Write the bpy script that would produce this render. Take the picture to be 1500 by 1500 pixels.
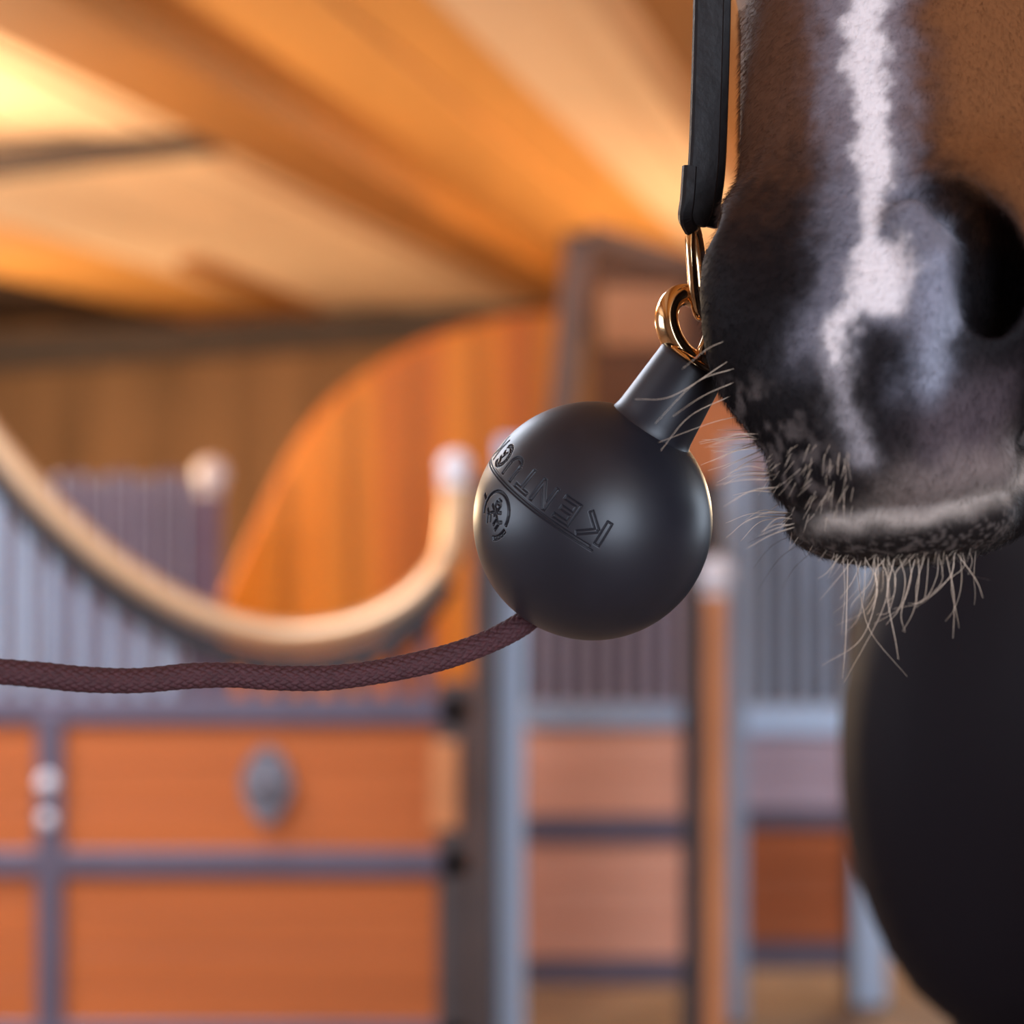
import bpy, math, random
import numpy as np
from mathutils import Vector
from mathutils.bvhtree import BVHTree

for o in list(bpy.data.objects): bpy.data.objects.remove(o)
scene = bpy.context.scene
COL = scene.collection
random.seed(7); RNG = np.random.default_rng(7)

# ------------------------------------------------------------------ camera, world, light, exposure
FPX = 3305.0; CAMZ = 1.25
cam_d = bpy.data.cameras.new('camera'); cam = bpy.data.objects.new('camera', cam_d); COL.objects.link(cam)
cam.location = (0, 0, CAMZ); cam.rotation_euler = (math.pi/2, 0, 0)
cam_d.sensor_width = 36.0; cam_d.sensor_fit = 'HORIZONTAL'; cam_d.lens = FPX/1500*36.0
cam_d.clip_start = 0.05; cam_d.clip_end = 100
cam_d.dof.use_dof = True; cam_d.dof.focus_distance = 0.872; cam_d.dof.aperture_fstop = 5.8
scene.camera = cam

world = bpy.data.worlds.new('overcast_sky'); scene.world = world; world.use_nodes = True
bg = world.node_tree.nodes['Background']; bg.inputs[0].default_value = (0.62, 0.74, 1.0, 1); bg.inputs[1].default_value = 1.0

def area(name, loc, rot, sx, sy, col, e):
    l = bpy.data.lights.new(name, 'AREA'); l.shape = 'RECTANGLE'; l.size = sx; l.size_y = sy; l.color = col; l.energy = e
    o = bpy.data.objects.new(name, l); COL.objects.link(o); o.location = loc; o.rotation_euler = rot
    return o
R = math.radians
# daylight coming in through the barn doorway behind the camera and through the side openings
area('doorway_daylight', (1.55, -2.95, 1.35), (R(90), 0, 0), 2.3, 2.4, (0.74, 0.84, 1.0), 105)
area('window_daylight', (-4.42, 0.6, 1.75), (R(90), 0, R(-90)), 3.0, 1.3, (0.74, 0.84, 1.0), 75)
area('skylight_daylight', (-1.45, 3.7, CAMZ+1.36), (0, 0, 0), 1.5, 1.7, (0.74, 0.84, 1.0), 70)
area('window_daylight', (4.42, 4.0, 1.6), (R(90), 0, R(90)), 2.0, 1.5, (0.74, 0.86, 1.0), 45)

vs = scene.view_settings
vs.view_transform = 'Standard'; vs.look = 'None'; vs.gamma = 1.0; vs.use_curve_mapping = False; vs.exposure = 0.7

# ------------------------------------------------------------------ helpers
def P(px, py, Y):
    return Vector(((px-750)/FPX*Y, Y, CAMZ-(py-750)/FPX*Y))

def lin(r, g, b):
    f = lambda c: (c/255/12.92) if c/255 <= 0.04045 else ((c/255+0.055)/1.055)**2.4
    return (f(r), f(g), f(b), 1.0)

MATS = {}
def mat(name, col, rough=0.6, metal=0.0, var=0.0, scale=(6, 6, 6), spec=0.5, bump=0.0, col2=None, emit=None, coat=0.0, sheen=0.0):
    m = bpy.data.materials.new(name); m.use_nodes = True; nt = m.node_tree; b = nt.nodes['Principled BSDF']
    b.inputs['Base Color'].default_value = col; b.inputs['Roughness'].default_value = rough; b.inputs['Metallic'].default_value = metal
    b.inputs['Specular IOR Level'].default_value = spec
    b.inputs['Coat Weight'].default_value = coat
    b.inputs['Sheen Weight'].default_value = sheen
    if var or col2 or bump:
        tc = nt.nodes.new('ShaderNodeTexCoord'); mp = nt.nodes.new('ShaderNodeMapping'); nz = nt.nodes.new('ShaderNodeTexNoise')
        mp.inputs['Scale'].default_value = scale; nz.inputs['Scale'].default_value = 1.0; nz.inputs['Detail'].default_value = 5
        nt.links.new(tc.outputs['Object'], mp.inputs[0]); nt.links.new(mp.outputs[0], nz.inputs['Vector'])
        if var or col2:
            mx = nt.nodes.new('ShaderNodeMix'); mx.data_type = 'RGBA'
            a = col; c2 = col2 or tuple(min(1, c*(1-var)) for c in col[:3])+(1,)
            mx.inputs[6].default_value = a; mx.inputs[7].default_value = c2
            rp = nt.nodes.new('ShaderNodeMapRange'); rp.inputs[1].default_value = 0.35; rp.inputs[2].default_value = 0.65
            nt.links.new(nz.outputs[0], rp.inputs[0]); nt.links.new(rp.outputs[0], mx.inputs[0]); nt.links.new(mx.outputs[2], b.inputs['Base Color'])
        if bump:
            bp = nt.nodes.new('ShaderNodeBump'); bp.inputs['Strength'].default_value = bump; bp.inputs['Distance'].default_value = 0.002
            nt.links.new(nz.outputs[0], bp.inputs['Height']); nt.links.new(bp.outputs[0], b.inputs['Normal'])
    if emit:
        b.inputs['Emission Color'].default_value = emit[0]; b.inputs['Emission Strength'].default_value = emit[1]
    MATS[name] = m
    return m

mat('concrete', lin(120, 100, 86), 0.9, var=0.35, scale=(3, 3, 3))
mat('plaster', lin(128, 112, 104), 0.9, var=0.2)
mat('back_boards', lin(176, 134, 98), 0.8, var=0.4, scale=(2, 2, 0.4))
mat('pale_ply', lin(246, 212, 178), 0.7, var=0.12, scale=(1.5, 0.3, 1))
mat('orange_board', lin(234, 168, 90), 0.6, var=0.2, scale=(2, 0.3, 1))
mat('golden_joist', lin(170, 110, 44), 0.6, var=0.25, scale=(3, 0.4, 3))
mat('dark_board', lin(70, 50, 40), 0.7, var=0.3, scale=(2, 0.4, 2))
mat('dark_beam', lin(72, 60, 56), 0.7, var=0.2)
mat('orange_plank', lin(236, 146, 36), 0.5, var=0.25, scale=(5, 5, 0.5))
mat('orange_plank_deep', lin(218, 124, 34), 0.5, var=0.25, scale=(5, 5, 0.5))
mat('door_wood', lin(190, 98, 40), 0.55, var=0.2, scale=(0.8, 3, 4))
mat('lilac_panel', lin(196, 176, 190), 0.6, var=0.12, scale=(0.8, 3, 4))
mat('pink_wood', lin(232, 166, 136), 0.6, var=0.15, scale=(0.8, 3, 4))
mat('mauve_steel', lin(104, 94, 108), 0.45, 0.3, var=0.15)
mat('bar_lilac', lin(150, 138, 152), 0.45, 0.3)
mat('blue_steel', lin(160, 172, 190), 0.4, 0.3, var=0.1)
mat('pale_steel', lin(186, 204, 226), 0.35, 0.3)
mat('rail_steel', lin(216, 176, 136), 0.34, 0.6)
mat('dark_steel', lin(46, 42, 44), 0.5, 0.3)
mat('post_brown', lin(74, 62, 60), 0.6, var=0.25)
mat('post_wood', lin(206, 130, 78), 0.6, var=0.2)
mat('mauve_panel', lin(116, 96, 116), 0.7, var=0.15)
mat('slate_board', lin(44, 42, 52), 0.7, var=0.2)
mat('grey_timber', lin(132, 112, 104), 0.75, var=0.2)
mat('brown_screen', lin(104, 76, 60), 0.7, var=0.25)
mat('pale_screen', lin(182, 140, 110), 0.7, var=0.2)
mat('zinc', lin(132, 130, 138), 0.4, 0.6)
mat('white_cap', lin(226, 218, 220), 0.35)
mat('lamp_shade', lin(60, 64, 60), 0.4, 0.5)
mat('bulb', lin(255, 220, 170), 0.4, emit=((1.0, 0.62, 0.28, 1), 12.0))
mat('rubber', lin(32, 31, 38), 0.42, var=0.15, scale=(60, 60, 60), spec=0.45, bump=0.05)
mat('brass', lin(226, 186, 138), 0.14, 1.0, var=0.06, scale=(80, 80, 80))
mat('leather', lin(24, 18, 18), 0.5, var=0.3, scale=(160, 160, 160), spec=0.3, bump=0.2)
mat('thread', lin(84, 68, 70), 0.7)
mat('rope', lin(78, 38, 42), 0.75, var=0.35, scale=(500, 500, 500))
mat('whisker', lin(232, 208, 184), 0.4)
mat('whisker_dark', lin(56, 46, 44), 0.45)
mat('hoof', lin(44, 38, 36), 0.5)
mat('eye_gloss', lin(24, 16, 14), 0.08)
mat('mane', lin(22, 18, 18), 0.5)

def fur_mat(name, rough, boost=1.0):
    m = bpy.data.materials.new(name); m.use_nodes = True; nt = m.node_tree; b = nt.nodes['Principled BSDF']
    at = nt.nodes.new('ShaderNodeAttribute'); at.attribute_name = 'fur'
    nt.links.new(at.outputs['Color'], b.inputs['Base Color'])
    b.inputs['Roughness'].default_value = rough; b.inputs['Specular IOR Level'].default_value = 0.07
    b.inputs['Sheen Weight'].default_value = 0.0; b.inputs['Sheen Roughness'].default_value = 0.4
    MATS[name] = m
fur_mat('fur_skin', 0.62); fur_mat('fur_hair', 0.5)

def obj(name, verts, faces, material, parent=None, smooth=False):
    me = bpy.data.meshes.new(name)
    me.from_pydata([tuple(v) for v in verts] if not isinstance(verts, np.ndarray) else verts.tolist(), [], faces.tolist() if isinstance(faces, np.ndarray) else faces)
    me.update()
    if smooth: me.polygons.foreach_set('use_smooth', [True]*len(me.polygons))
    if material: me.materials.append(MATS[material] if isinstance(material, str) else material)
    o = bpy.data.objects.new(name, me); COL.objects.link(o)
    if parent: o.parent = parent; o.matrix_parent_inverse = parent.matrix_world.inverted()
    return o

def thing(name, label, cat, loc=(0, 0, 0), group=None):
    o = bpy.data.objects.new(name, None); COL.objects.link(o); o.empty_display_size = 0.05
    o.location = loc; o.matrix_world = __import__('mathutils').Matrix.Translation(loc)
    tag(o, label, cat, group)
    return o
def tag(o, label, cat, group=None):
    o['label'] = label; o['category'] = cat
    if group: o['group'] = group
    return o
def struct(o, label):
    o['kind'] = 'structure'; o['label'] = label
    return o

BOXF = [(0, 3, 2, 1), (4, 5, 6, 7), (0, 1, 5, 4), (1, 2, 6, 5), (2, 3, 7, 6), (3, 0, 4, 7)]
def box_v(x0, x1, y0, y1, z0, z1):
    return [(x0, y0, z0), (x1, y0, z0), (x1, y1, z0), (x0, y1, z0), (x0, y0, z1), (x1, y0, z1), (x1, y1, z1), (x0, y1, z1)]
def bbox_v(x0, x1, y0, y1, z0, z1, b):          # chamfered box as a 24-vertex hull
    v = []
    for sx, x in ((-1, x0), (1, x1)):
        for sy, y in ((-1, y0), (1, y1)):
            for sz, z in ((-1, z0), (1, z1)):
                v += [(x, y-sy*b, z-sz*b), (x-sx*b, y, z-sz*b), (x-sx*b, y-sy*b, z)]
    return v
import bmesh
def hull(name, verts, material, parent=None):
    bm = bmesh.new()
    for v in verts: bm.verts.new(v)
    r = bmesh.ops.convex_hull(bm, input=bm.verts)
    bmesh.ops.dissolve_limit(bm, angle_limit=0.01, verts=bm.verts, edges=bm.edges)
    me = bpy.data.meshes.new(name); bm.to_mesh(me); bm.free()
    me.materials.append(MATS[material])
    o = bpy.data.objects.new(name, me); COL.objects.link(o)
    if parent: o.parent = parent; o.matrix_parent_inverse = parent.matrix_world.inverted()
    return o
def box(name, x0, x1, y0, y1, z0, z1, material, parent=None, b=0.006):
    b = min(b, (x1-x0)*.3, (y1-y0)*.3, (z1-z0)*.3)
    return hull(name, bbox_v(x0, x1, y0, y1, z0, z1, b), material, parent)
def pbox(name, px0, px1, py0, py1, Y, d, material, parent=None, b=0.006):   # px extents measured on the front face
    a = P(px0, py1, Y); c = P(px1, py0, Y)
    return box(name, a.x, c.x, Y, Y+d, a.z, c.z, material, parent, b)

def catmull(pts, n=10):
    pts = [np.array(p, float) for p in pts]; q = [2*pts[0]-pts[1]]+pts+[2*pts[-1]-pts[-2]]; out = []
    for i in range(1, len(q)-2):
        p0, p1, p2, p3 = q[i-1:i+3]
        for k in range(n):
            t = k/n
            out.append(0.5*((2*p1)+(-p0+p2)*t+(2*p0-5*p1+4*p2-p3)*t*t+(-p0+3*p1-3*p2+p3)*t**3))
    out.append(pts[-1]); return np.array(out)
def frames(path):
    path = np.asarray(path, float); t = np.gradient(path, axis=0); t /= np.linalg.norm(t, axis=1)[:, None]
    up = np.array([0, 0, 1.0]) if abs(t[0][2]) < .9 else np.array([1.0, 0, 0])
    n = np.cross(up, t[0]); n /= np.linalg.norm(n); N = [n]
    for i in range(1, len(path)):
        n = N[-1]-t[i]*np.dot(N[-1], t[i]); n /= np.linalg.norm(n); N.append(n)
    N = np.array(N); return path, t, N, np.cross(t, N)
def tube_v(path, rad, ns=10, off=0, caps=True):
    path, t, N, B = frames(path); n = len(path); rad = np.broadcast_to(rad, (n,))
    a = np.arange(ns)/ns*2*math.pi
    v = path[:, None, :]+rad[:, None, None]*(np.cos(a)[None, :, None]*N[:, None, :]+np.sin(a)[None, :, None]*B[:, None, :])
    v = v.reshape(-1, 3); f = []
    for i in range(n-1):
        for k in range(ns):
            f.append((off+i*ns+k, off+i*ns+(k+1) % ns, off+(i+1)*ns+(k+1) % ns, off+(i+1)*ns+k))
    if caps:
        f.append(tuple(off+k for k in range(ns))[::-1]); f.append(tuple(off+(n-1)*ns+k for k in range(ns)))
    return v, f
def tube(name, path, rad, material, parent=None, ns=12):
    v, f = tube_v(path, rad, ns); return obj(name, v, f, material, parent, True)
def ring_path(c, e1, e2, r1, r2, n=64, p=2.0):
    a = np.arange(n)/n*2*math.pi
    cx = np.sign(np.cos(a))*np.abs(np.cos(a))**(2/p); sy = np.sign(np.sin(a))*np.abs(np.sin(a))**(2/p)
    return np.array(c)[None]+r1*cx[:, None]*np.array(e1)[None]+r2*sy[:, None]*np.array(e2)[None]
def closed_tube(name, path, rad, material, parent=None, ns=16, flat=1.0):
    path = np.asarray(path); n = len(path); t = np.roll(path, -1, 0)-np.roll(path, 1, 0); t /= np.linalg.norm(t, axis=1)[:, None]
    c = path.mean(0); nn = np.cross(path[0]-c, path[n//4]-c); nn /= np.linalg.norm(nn)
    N = np.cross(t, nn[None]); N /= np.linalg.norm(N, axis=1)[:, None]
    a = np.arange(ns)/ns*2*math.pi
    v = path[:, None]+rad*(np.cos(a)[None, :, None]*N[:, None]+flat*np.sin(a)[None, :, None]*nn[None, None])
    f = [(i*ns+k, i*ns+(k+1) % ns, ((i+1) % n)*ns+(k+1) % ns, ((i+1) % n)*ns+k) for i in range(n) for k in range(ns)]
    return obj(name, v.reshape(-1, 3), f, material, parent, True)
def lathe_v(base, axis, prof, ns=32, off=0):           # prof: list of (radius, height along axis)
    axis = np.array(axis, float); axis /= np.linalg.norm(axis); h = np.array([0, 0, 1.0]) if abs(axis[2]) < .9 else np.array([1.0, 0, 0])
    e1 = np.cross(h, axis); e1 /= np.linalg.norm(e1); e2 = np.cross(axis, e1); v = []; f = []
    for r, z in prof:
        for k in range(ns):
            a = 2*math.pi*k/ns; v.append(np.array(base)+axis*z+r*(math.cos(a)*e1+math.sin(a)*e2))
    for i in range(len(prof)-1):
        for k in range(ns):
            f.append((off+i*ns+k, off+i*ns+(k+1) % ns, off+(i+1)*ns+(k+1) % ns, off+(i+1)*ns+k))
    f.append(tuple(off+k for k in range(ns))[::-1]); m = (len(prof)-1)*ns; f.append(tuple(off+m+k for k in range(ns)))
    return np.array(v), f
def lathe(name, base, axis, prof, material, parent=None, ns=32):
    v, f = lathe_v(base, axis, prof, ns); return obj(name, v, f, material, parent, True)
def ball_prof(r, z0, n=12):
    return [(max(1e-4, r*math.sin(math.pi*i/n)), z0-r*math.cos(math.pi*i/n)) for i in range(n+1)]
def prism(name, pts, y0, y1, material, parent=None):   # pts: (x, z) outline, extruded from y0 to y1
    n = len(pts); v = [(x, y0, z) for x, z in pts]+[(x, y1, z) for x, z in pts]
    f = [tuple(range(n)), tuple(range(2*n-1, n-1, -1))]+[(i, n+i, n+(i+1) % n, (i+1) % n) for i in range(n)]
    return obj(name, v, f, material, parent)

# ------------------------------------------------------------------ the barn shell
CEIL = CAMZ+1.5
YB = 18.0
struct(box('floor', -4.6, 4.6, -3.2, YB+.2, -0.1, 0, 'concrete', b=.001), 'bare brownish concrete barn floor')
struct(box('wall_back', -4.6, 4.6, YB, YB+.15, 0, CEIL+.2, 'dark_board', b=.001), 'brown timber back wall of the barn')
for k in range(38):                                     # vertical boards of the back wall
    x = -4.5+k*.24
    box('wall_board', x+.006, x+.234, YB-.03-.008*(k % 2), YB, 0, CEIL, 'back_boards', bpy.data.objects['wall_back'], .004)
def wall_with_hole(name, fixed, along, hole, axis, label):
    (a0, a1), (h0, h1, z0, z1) = along, hole; v = []; f = []
    for (p0, p1, q0, q1) in ((a0, h0, 0, CEIL+.1), (h1, a1, 0, CEIL+.1), (h0, h1, z1, CEIL+.1), (h0, h1, 0, z0)):
        if q1-q0 < .01: continue
        o = len(v)
        v += box_v(p0, p1, fixed, fixed+.15, q0, q1) if axis == 'x' else box_v(fixed, fixed+.15, p0, p1, q0, q1)
        f += [tuple(o+i for i in q) for q in BOXF]
    return struct(obj(name, v, f, 'plaster'), label)
wall_with_hole('wall_front', -3.1, (-4.6, 4.6), (.35, 2.75, 0, 2.6), 'x', 'plastered barn wall with a wide open doorway')
wall_with_hole('wall_left', -4.65, (-3.1, YB), (-1.0, 2.2, 1.05, 2.45), 'y', 'plastered side wall with a long window opening')
wall_with_hole('wall_right', 4.5, (-3.1, YB), (2.95, 5.05, .8, 2.4), 'y', 'plastered side wall with a window opening')
ceiling = struct(box('ceiling', -4.6, 4.6, -3.1, YB+.1, CEIL+.06, CEIL+.14, 'dark_board', b=.001), 'timber ceiling of pale and orange boards between joists')
# boards run away from the viewer, slightly to the right: x = x12 + 0.2 (y - 12)
SL = 0.2
def strip(name, xa, xb, z0, z1, m, ya=-3.0, yb=YB):
    f = lambda x, y: x+SL*(y-12)
    v = [(f(xa, ya), ya, z0), (f(xb, ya), ya, z0), (f(xb, yb), yb, z0), (f(xa, yb), yb, z0)]
    v += [(p[0], p[1], z1) for p in v]
    return obj(name, v, BOXF, m, ceiling)
bands = [(-6.4, -3.75, 'dark_board'), (-3.75, -2.6, 'orange_board'), (-2.6, -.45, 'pale_ply'), (-.45, -.05, 'golden'), (-.05, .85, 'orange_board'),
         (.85, 1.5, 'pale_ply'), (1.5, 1.75, 'golden'), (1.75, 2.9, 'orange_board'), (2.9, 3.2, 'golden'), (3.2, 5.6, 'pale_ply'), (5.6, 7.6, 'orange_board')]
for xa, xb, m in bands:
    n = max(1, round((xb-xa)/.32)); w = (xb-xa)/n
    if m == 'golden':
        strip('ceiling_joist', xa, xb, CEIL-.10, CEIL+.06, 'golden_joist')
        continue
    for i in range(n):
        strip('ceiling_board', xa+i*w+.004, xa+(i+1)*w-.004, CEIL-.012*(i % 2), CEIL+.06, m)
# seam joist crossing the pale boards, and the tie beam at the far end
def beam(name, a, c, th, dep, m, label=None, parent=None):
    a = Vector(a); c = Vector(c); d = (c-a).normalized(); up = Vector((0, 0, 1)); up = (up-d*up.dot(d)).normalized(); s = d.cross(up)
    v = []
    for p in (a, c):
        for i, j in ((-1, -1), (1, -1), (1, 1), (-1, 1)): v.append(p+up*(th/2*i)+s*(dep/2*j))
    o = obj(name, v, [(0, 1, 2, 3)[::-1], (4, 5, 6, 7), (0, 1, 5, 4), (1, 2, 6, 5), (2, 3, 7, 6), (3, 0, 4, 7)], m, parent)
    if label: struct(o, label)
    return o
wv_, wf_ = [], []
for a in ((-2.3, -2.2, 2.75, 4.65), (-.7, -.6, 2.75, 4.65), (-2.2, -.7, 2.75, 2.85), (-2.2, -.7, 4.55, 4.65)):
    wf_ += [tuple(len(wv_)+i for i in q) for q in BOXF]; wv_ += box_v(*a, CEIL-.16, CEIL-.013)
struct(obj('window_1', wv_, wf_, 'white_cap'), 'white frame of the roof light')
beam('trim_1', P(-260, 536, 16.5), P(860, 462, 16.5), .26, .2, 'dark_beam', 'dark tie beam across the far end of the barn')
beam('trim_2', P(-300, 275, 9.0), P(330, 200, 9.0), .10, .14, 'dark_beam', 'dark beam crossing under the ceiling boards')
beam('ceiling_joist', (-1.9, 13.2, CEIL-.03), (-1.45, 16.4, CEIL-.03), .1, .12, 'golden_joist', parent=ceiling)

# pendant lamps under the ceiling (outside the picture)
def pendant(x, y, z, e, label):
    t = thing('pendant_lamp', label, 'lamp', (x, y, CEIL), 'pendant lamps of the barn')
    tube('cord', [(x, y, CEIL), (x, y, z+.16)], .006, 'dark_steel', t, 8)
    lathe('socket', (x, y, z), (0, 0, 1), [(.001, .034), (.03, .034), (.034, .04), (.034, .09), (.028, .12), (.012, .165), (.001, .17)], 'lamp_shade', t)
    lathe('bulb', (x, y, z), (0, 0, 1), ball_prof(.03, .006), 'bulb', t, 16)
    l = bpy.data.lights.new('bulb_light', 'POINT'); l.energy = e; l.color = (1.0, 0.73, 0.44); l.shadow_soft_size = .07
    lo = bpy.data.objects.new('bulb_light', l); COL.objects.link(lo); lo.location = (x, y, z); lo.parent = t; lo.matrix_parent_inverse = t.matrix_world.inverted()
pendant(-2.9, 7.6, 1.6, 330, 'dark pendant lamp hanging over the mauve grille')
pendant(3.0, 10.5, 1.8, 600, 'dark pendant lamp hanging beyond the timber screen')
pendant(-3.5, 13.6, .95, 190, 'dark pendant lamp hanging near the back wall')
pendant(-2.3, 4.2, 2.45, 40, 'dark pendant lamp hanging before the swooping stall door')

# ------------------------------------------------------------------ stall with the swooping door
YA = 5.0
def post(name, label, px0, px1, pyt, Y, d, m, group=None, finial=None, cap=None, extra=None):
    a = P(px0, pyt, Y); c = P(px1, pyt, Y)
    t = thing(name, label, 'post', ((a.x+c.x)/2, Y+d/2, 0), group)
    box('shaft', a.x, c.x, Y, Y+d, 0, a.z, m, t)
    if finial:
        r, fm = finial; x = (a.x+c.x)/2; y = Y+d/2
        lathe('finial', (x, y, a.z), (0, 0, 1), [(r*.75, -.004), (r*.75, .008), (r*.45, .014)]+ball_prof(r, r*.9+.01)[2:], fm, t, 20)
    return t
post('stall_post', 'dark brown post carrying the low end of the swooping door', 692, 728, 700, YA-.02, .09, 'post_brown', finial=None)
post('stall_post', 'pale steel face of the dark post, daylight put into its blue, behind the hanging rope', 728, 768, 640, YA+.05, .10, 'pale_steel')  # daylit right face of the dark post, its light put into a pale shaft
post('stall_post', 'steel post at the hinge side of the swooping door', -182, -134, 480, YA, .09, 'blue_steel', finial=(.036, 'white_cap'))

door = thing('stall_door', 'stall door with swooping metal rail, steel bars and orange wood panels', 'door', (P(370, 750, YA).x, YA, 0))
sw = [(-110, 500), (-30, 622), (45, 714), (105, 774), (170, 828), (240, 873), (310, 906), (380, 926), (440, 931), (510, 921), (570, 898), (620, 862), (655, 815), (666, 760), (667, 705)]
swp = catmull([P(x, y, YA) for x, y in sw], 8)
tube('swoop_rail', swp, .029, 'rail_steel', door, 16)
sw2 = catmull([P(x, y+ (44 if i < 11 else 36), YA+.0) for i, (x, y) in enumerate(sw[:-2])], 8)
tube('under_rail', sw2, .027, 'dark_steel', door, 12)
lathe('finial', P(667, 706, YA), (0, 0, 1), [(.033, -.01), (.036, .0), (.03, .008)]+ball_prof(.036, .034)[3:], 'white_cap', door, 20)
def swoop_z(x):
    i = np.argsort(swp[:, 0]); return np.interp(x, swp[i, 0], swp[i, 2])
zb = P(0, 1032, YA).z
k = 0
for px in range(-92, 640, 42):
    x = P(px, 0, YA).x; zt = swoop_z(x)-.05
    if zt-zb > .02:
        box('bar', x-.015, x+.015, YA+.005, YA+.025, zb, zt, 'blue_steel' if px < 260 else 'mauve_steel', door, .004)
pbox('middle_rail', -114, 688, 1022, 1062, YA-.005, .05, 'mauve_steel', door)
pbox('bottom_rail', -114, 688, 1246, 1285, YA-.005, .05, 'mauve_steel', door)
pbox('ground_rail', -114, 688, 1500, 1540, YA-.005, .05, 'mauve_steel', door)
pbox('stile', 52, 90, 1040, 1540, YA-.012, .05, 'mauve_steel', door)
pbox('stile', -114, -90, 1000, 1540, YA-.008, .05, 'blue_steel', door)
for i in range(7): pbox('panel_board', -92, 54, 1060+i*63.5, 1060+i*63.5+62.5, YA+.012+.001*(i % 2), .03, 'door_wood', door, .003)
pbox('stile', 640, 690, 1000, 1540, YA-.005, .05, 'post_brown', door)
for i in range(3):
    y0 = 1060+i*62.5; pbox('panel_board', 88, 642, y0+.5, y0+62, YA+.012+.001*(i % 2), .03, 'door_wood', door, .003)
for i in range(4):
    y0 = 1284+i*54.5; pbox('panel_board', 88, 642, y0+.5, y0+54, YA+.012+.001*(i % 2), .03, 'door_wood', door, .003)
# teardrop latch plate
em = P(391, 1145, YA); pts = []
for i in range(40):
    a = 2*math.pi*i/40; r = .052+.0*a
    c = math.cos(a); x = .056*math.sin(a)*(1+.22*c if c < 0 else 1-.25*c*c); z = -.078*c-(.016*c*c if c > 0 else 0)
    pts.append((em.x+x, em.z+z))
pl = prism('latch_plate', pts[::-1], YA-.012, YA+.013, 'zinc', door)
lathe('knob', (em.x, YA-.012, em.z), (0, -1, 0), [(.03, -.002), (.03, .006), (.014, .01), (.014, .02)]+ball_prof(.02, .032)[3:], 'zinc', pl, 20)
for py, r in ((1146, .022), (1200, .018)):
    p = P(69, py, YA-.005); lathe('hinge_bolt', p, (0, -1, 0), [(r, -.002), (r, .006), (r*.8, .014), (r*.3, .018)], 'white_cap', door, 16)
pbox('hinge_leaf', 630, 672, 1085, 1215, YA-.012, .008, 'post_wood', door)

# ------------------------------------------------------------------ stall fronts to the right of the door
def front(name, label, Y, x0, x1, ytop, pitch, bw, bm, rails, panels, group=None):
    t = thing(name, label, 'stall', (P((x0+x1)/2, 0, Y).x, Y, 0), group)
    for ya, yb, m in rails: pbox('rail', x0, x1, ya, yb, Y-.01, .06, m, t)
    zt = P(0, ytop+6, Y).z; zb = P(0, rails[1][0]+6, Y).z; px = x0+pitch*.6
    while px < x1-2:
        x = P(px, 0, Y).x; box('bar', x-bw/2, x+bw/2, Y+.005, Y+.025, zb, zt, bm, t, .004); px += pitch
    for ya, yb, n, m in panels:
        for i in range(n):
            a = ya+(yb-ya)*i/n; c = ya+(yb-ya)*(i+1)/n; pbox('panel_board', x0, x1, a+.5, c-.5, Y+.008+.002*(i % 2), .03, m, t, .003)
    return t
front('barred_stall', 'barred stall front with mauve bars over salmon boards below the black ball', 5.3, 770, 1000, 690, 29, .021, 'bar_lilac',
      [(676, 700, 'mauve_steel'), (1030, 1068, 'blue_steel'), (1196, 1236, 'mauve_steel'), (1405, 1445, 'mauve_steel')],
      [(1066, 1198, 2, 'pink_wood'), (1234, 1407, 3, 'pink_wood')])
front('barred_stall', 'barred stall front with blue grey bars below the horse muzzle', 5.6, 1090, 1240, 660, 29, .026, 'blue_steel',
      [(640, 664, 'blue_steel'), (1032, 1078, 'pale_steel'), (1186, 1216, 'mauve_steel'), (1380, 1420, 'mauve_steel')],
      [(1076, 1188, 2, 'lilac_panel'), (1214, 1382, 3, 'door_wood')])
post('stall_post', 'dark post between the two barred stall fronts', 1000, 1032, 700, 5.3, .1, 'post_brown')
tp = post('stall_post', 'slim orange timber post with a pale ball cap', 1036, 1064, 870, 5.2, .06, 'post_wood', finial=(.04, 'white_cap'))
post('stall_post', 'pale steel post beside the orange timber post', 1062, 1094, 640, 5.5, .08, 'blue_steel')
post('stall_post', 'dark slim post at the end of the blue grey bars', 1241, 1252, 640, 5.6, .08, 'post_brown')
post('stall_post', 'broad pale grey post behind the chin hairs', 1250, 1300, 560, 5.7, .1, 'pale_steel')

# ------------------------------------------------------------------ behind the door: grille, curved partition, timber post, screen
YG = 7.4
gr = thing('stall_grille', 'mauve boarded partition with thin pale bars seen above the swooping rail', 'partition', (P(150, 0, YG).x, YG, 0))
x0 = P(-130, 0, YG).x
zt = P(0, 692, YG).z
k = 0; px = -130
while px < 300:
    a = P(px, 0, YG).x; c = P(px+36, 0, YG).x
    box('board', a+.002, c-.002, YG+.03, YG+.05, 0, zt-.02*(k % 2), 'mauve_panel', gr, .003)
    box('bar', a-.006, a+.006, YG, YG+.012, .2, zt-.01, 'pale_steel', gr, .002)
    px += 36; k += 1
pbox('rail', -130, 338, 1000, 1030, YG-.005, .04, 'mauve_steel', gr)
post('stall_post', 'mauve post with a pale ball finial at the end of the grille', 292, 322, 722, YG-.1, .07, 'mauve_panel', finial=(.055, 'white_cap'))

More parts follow.
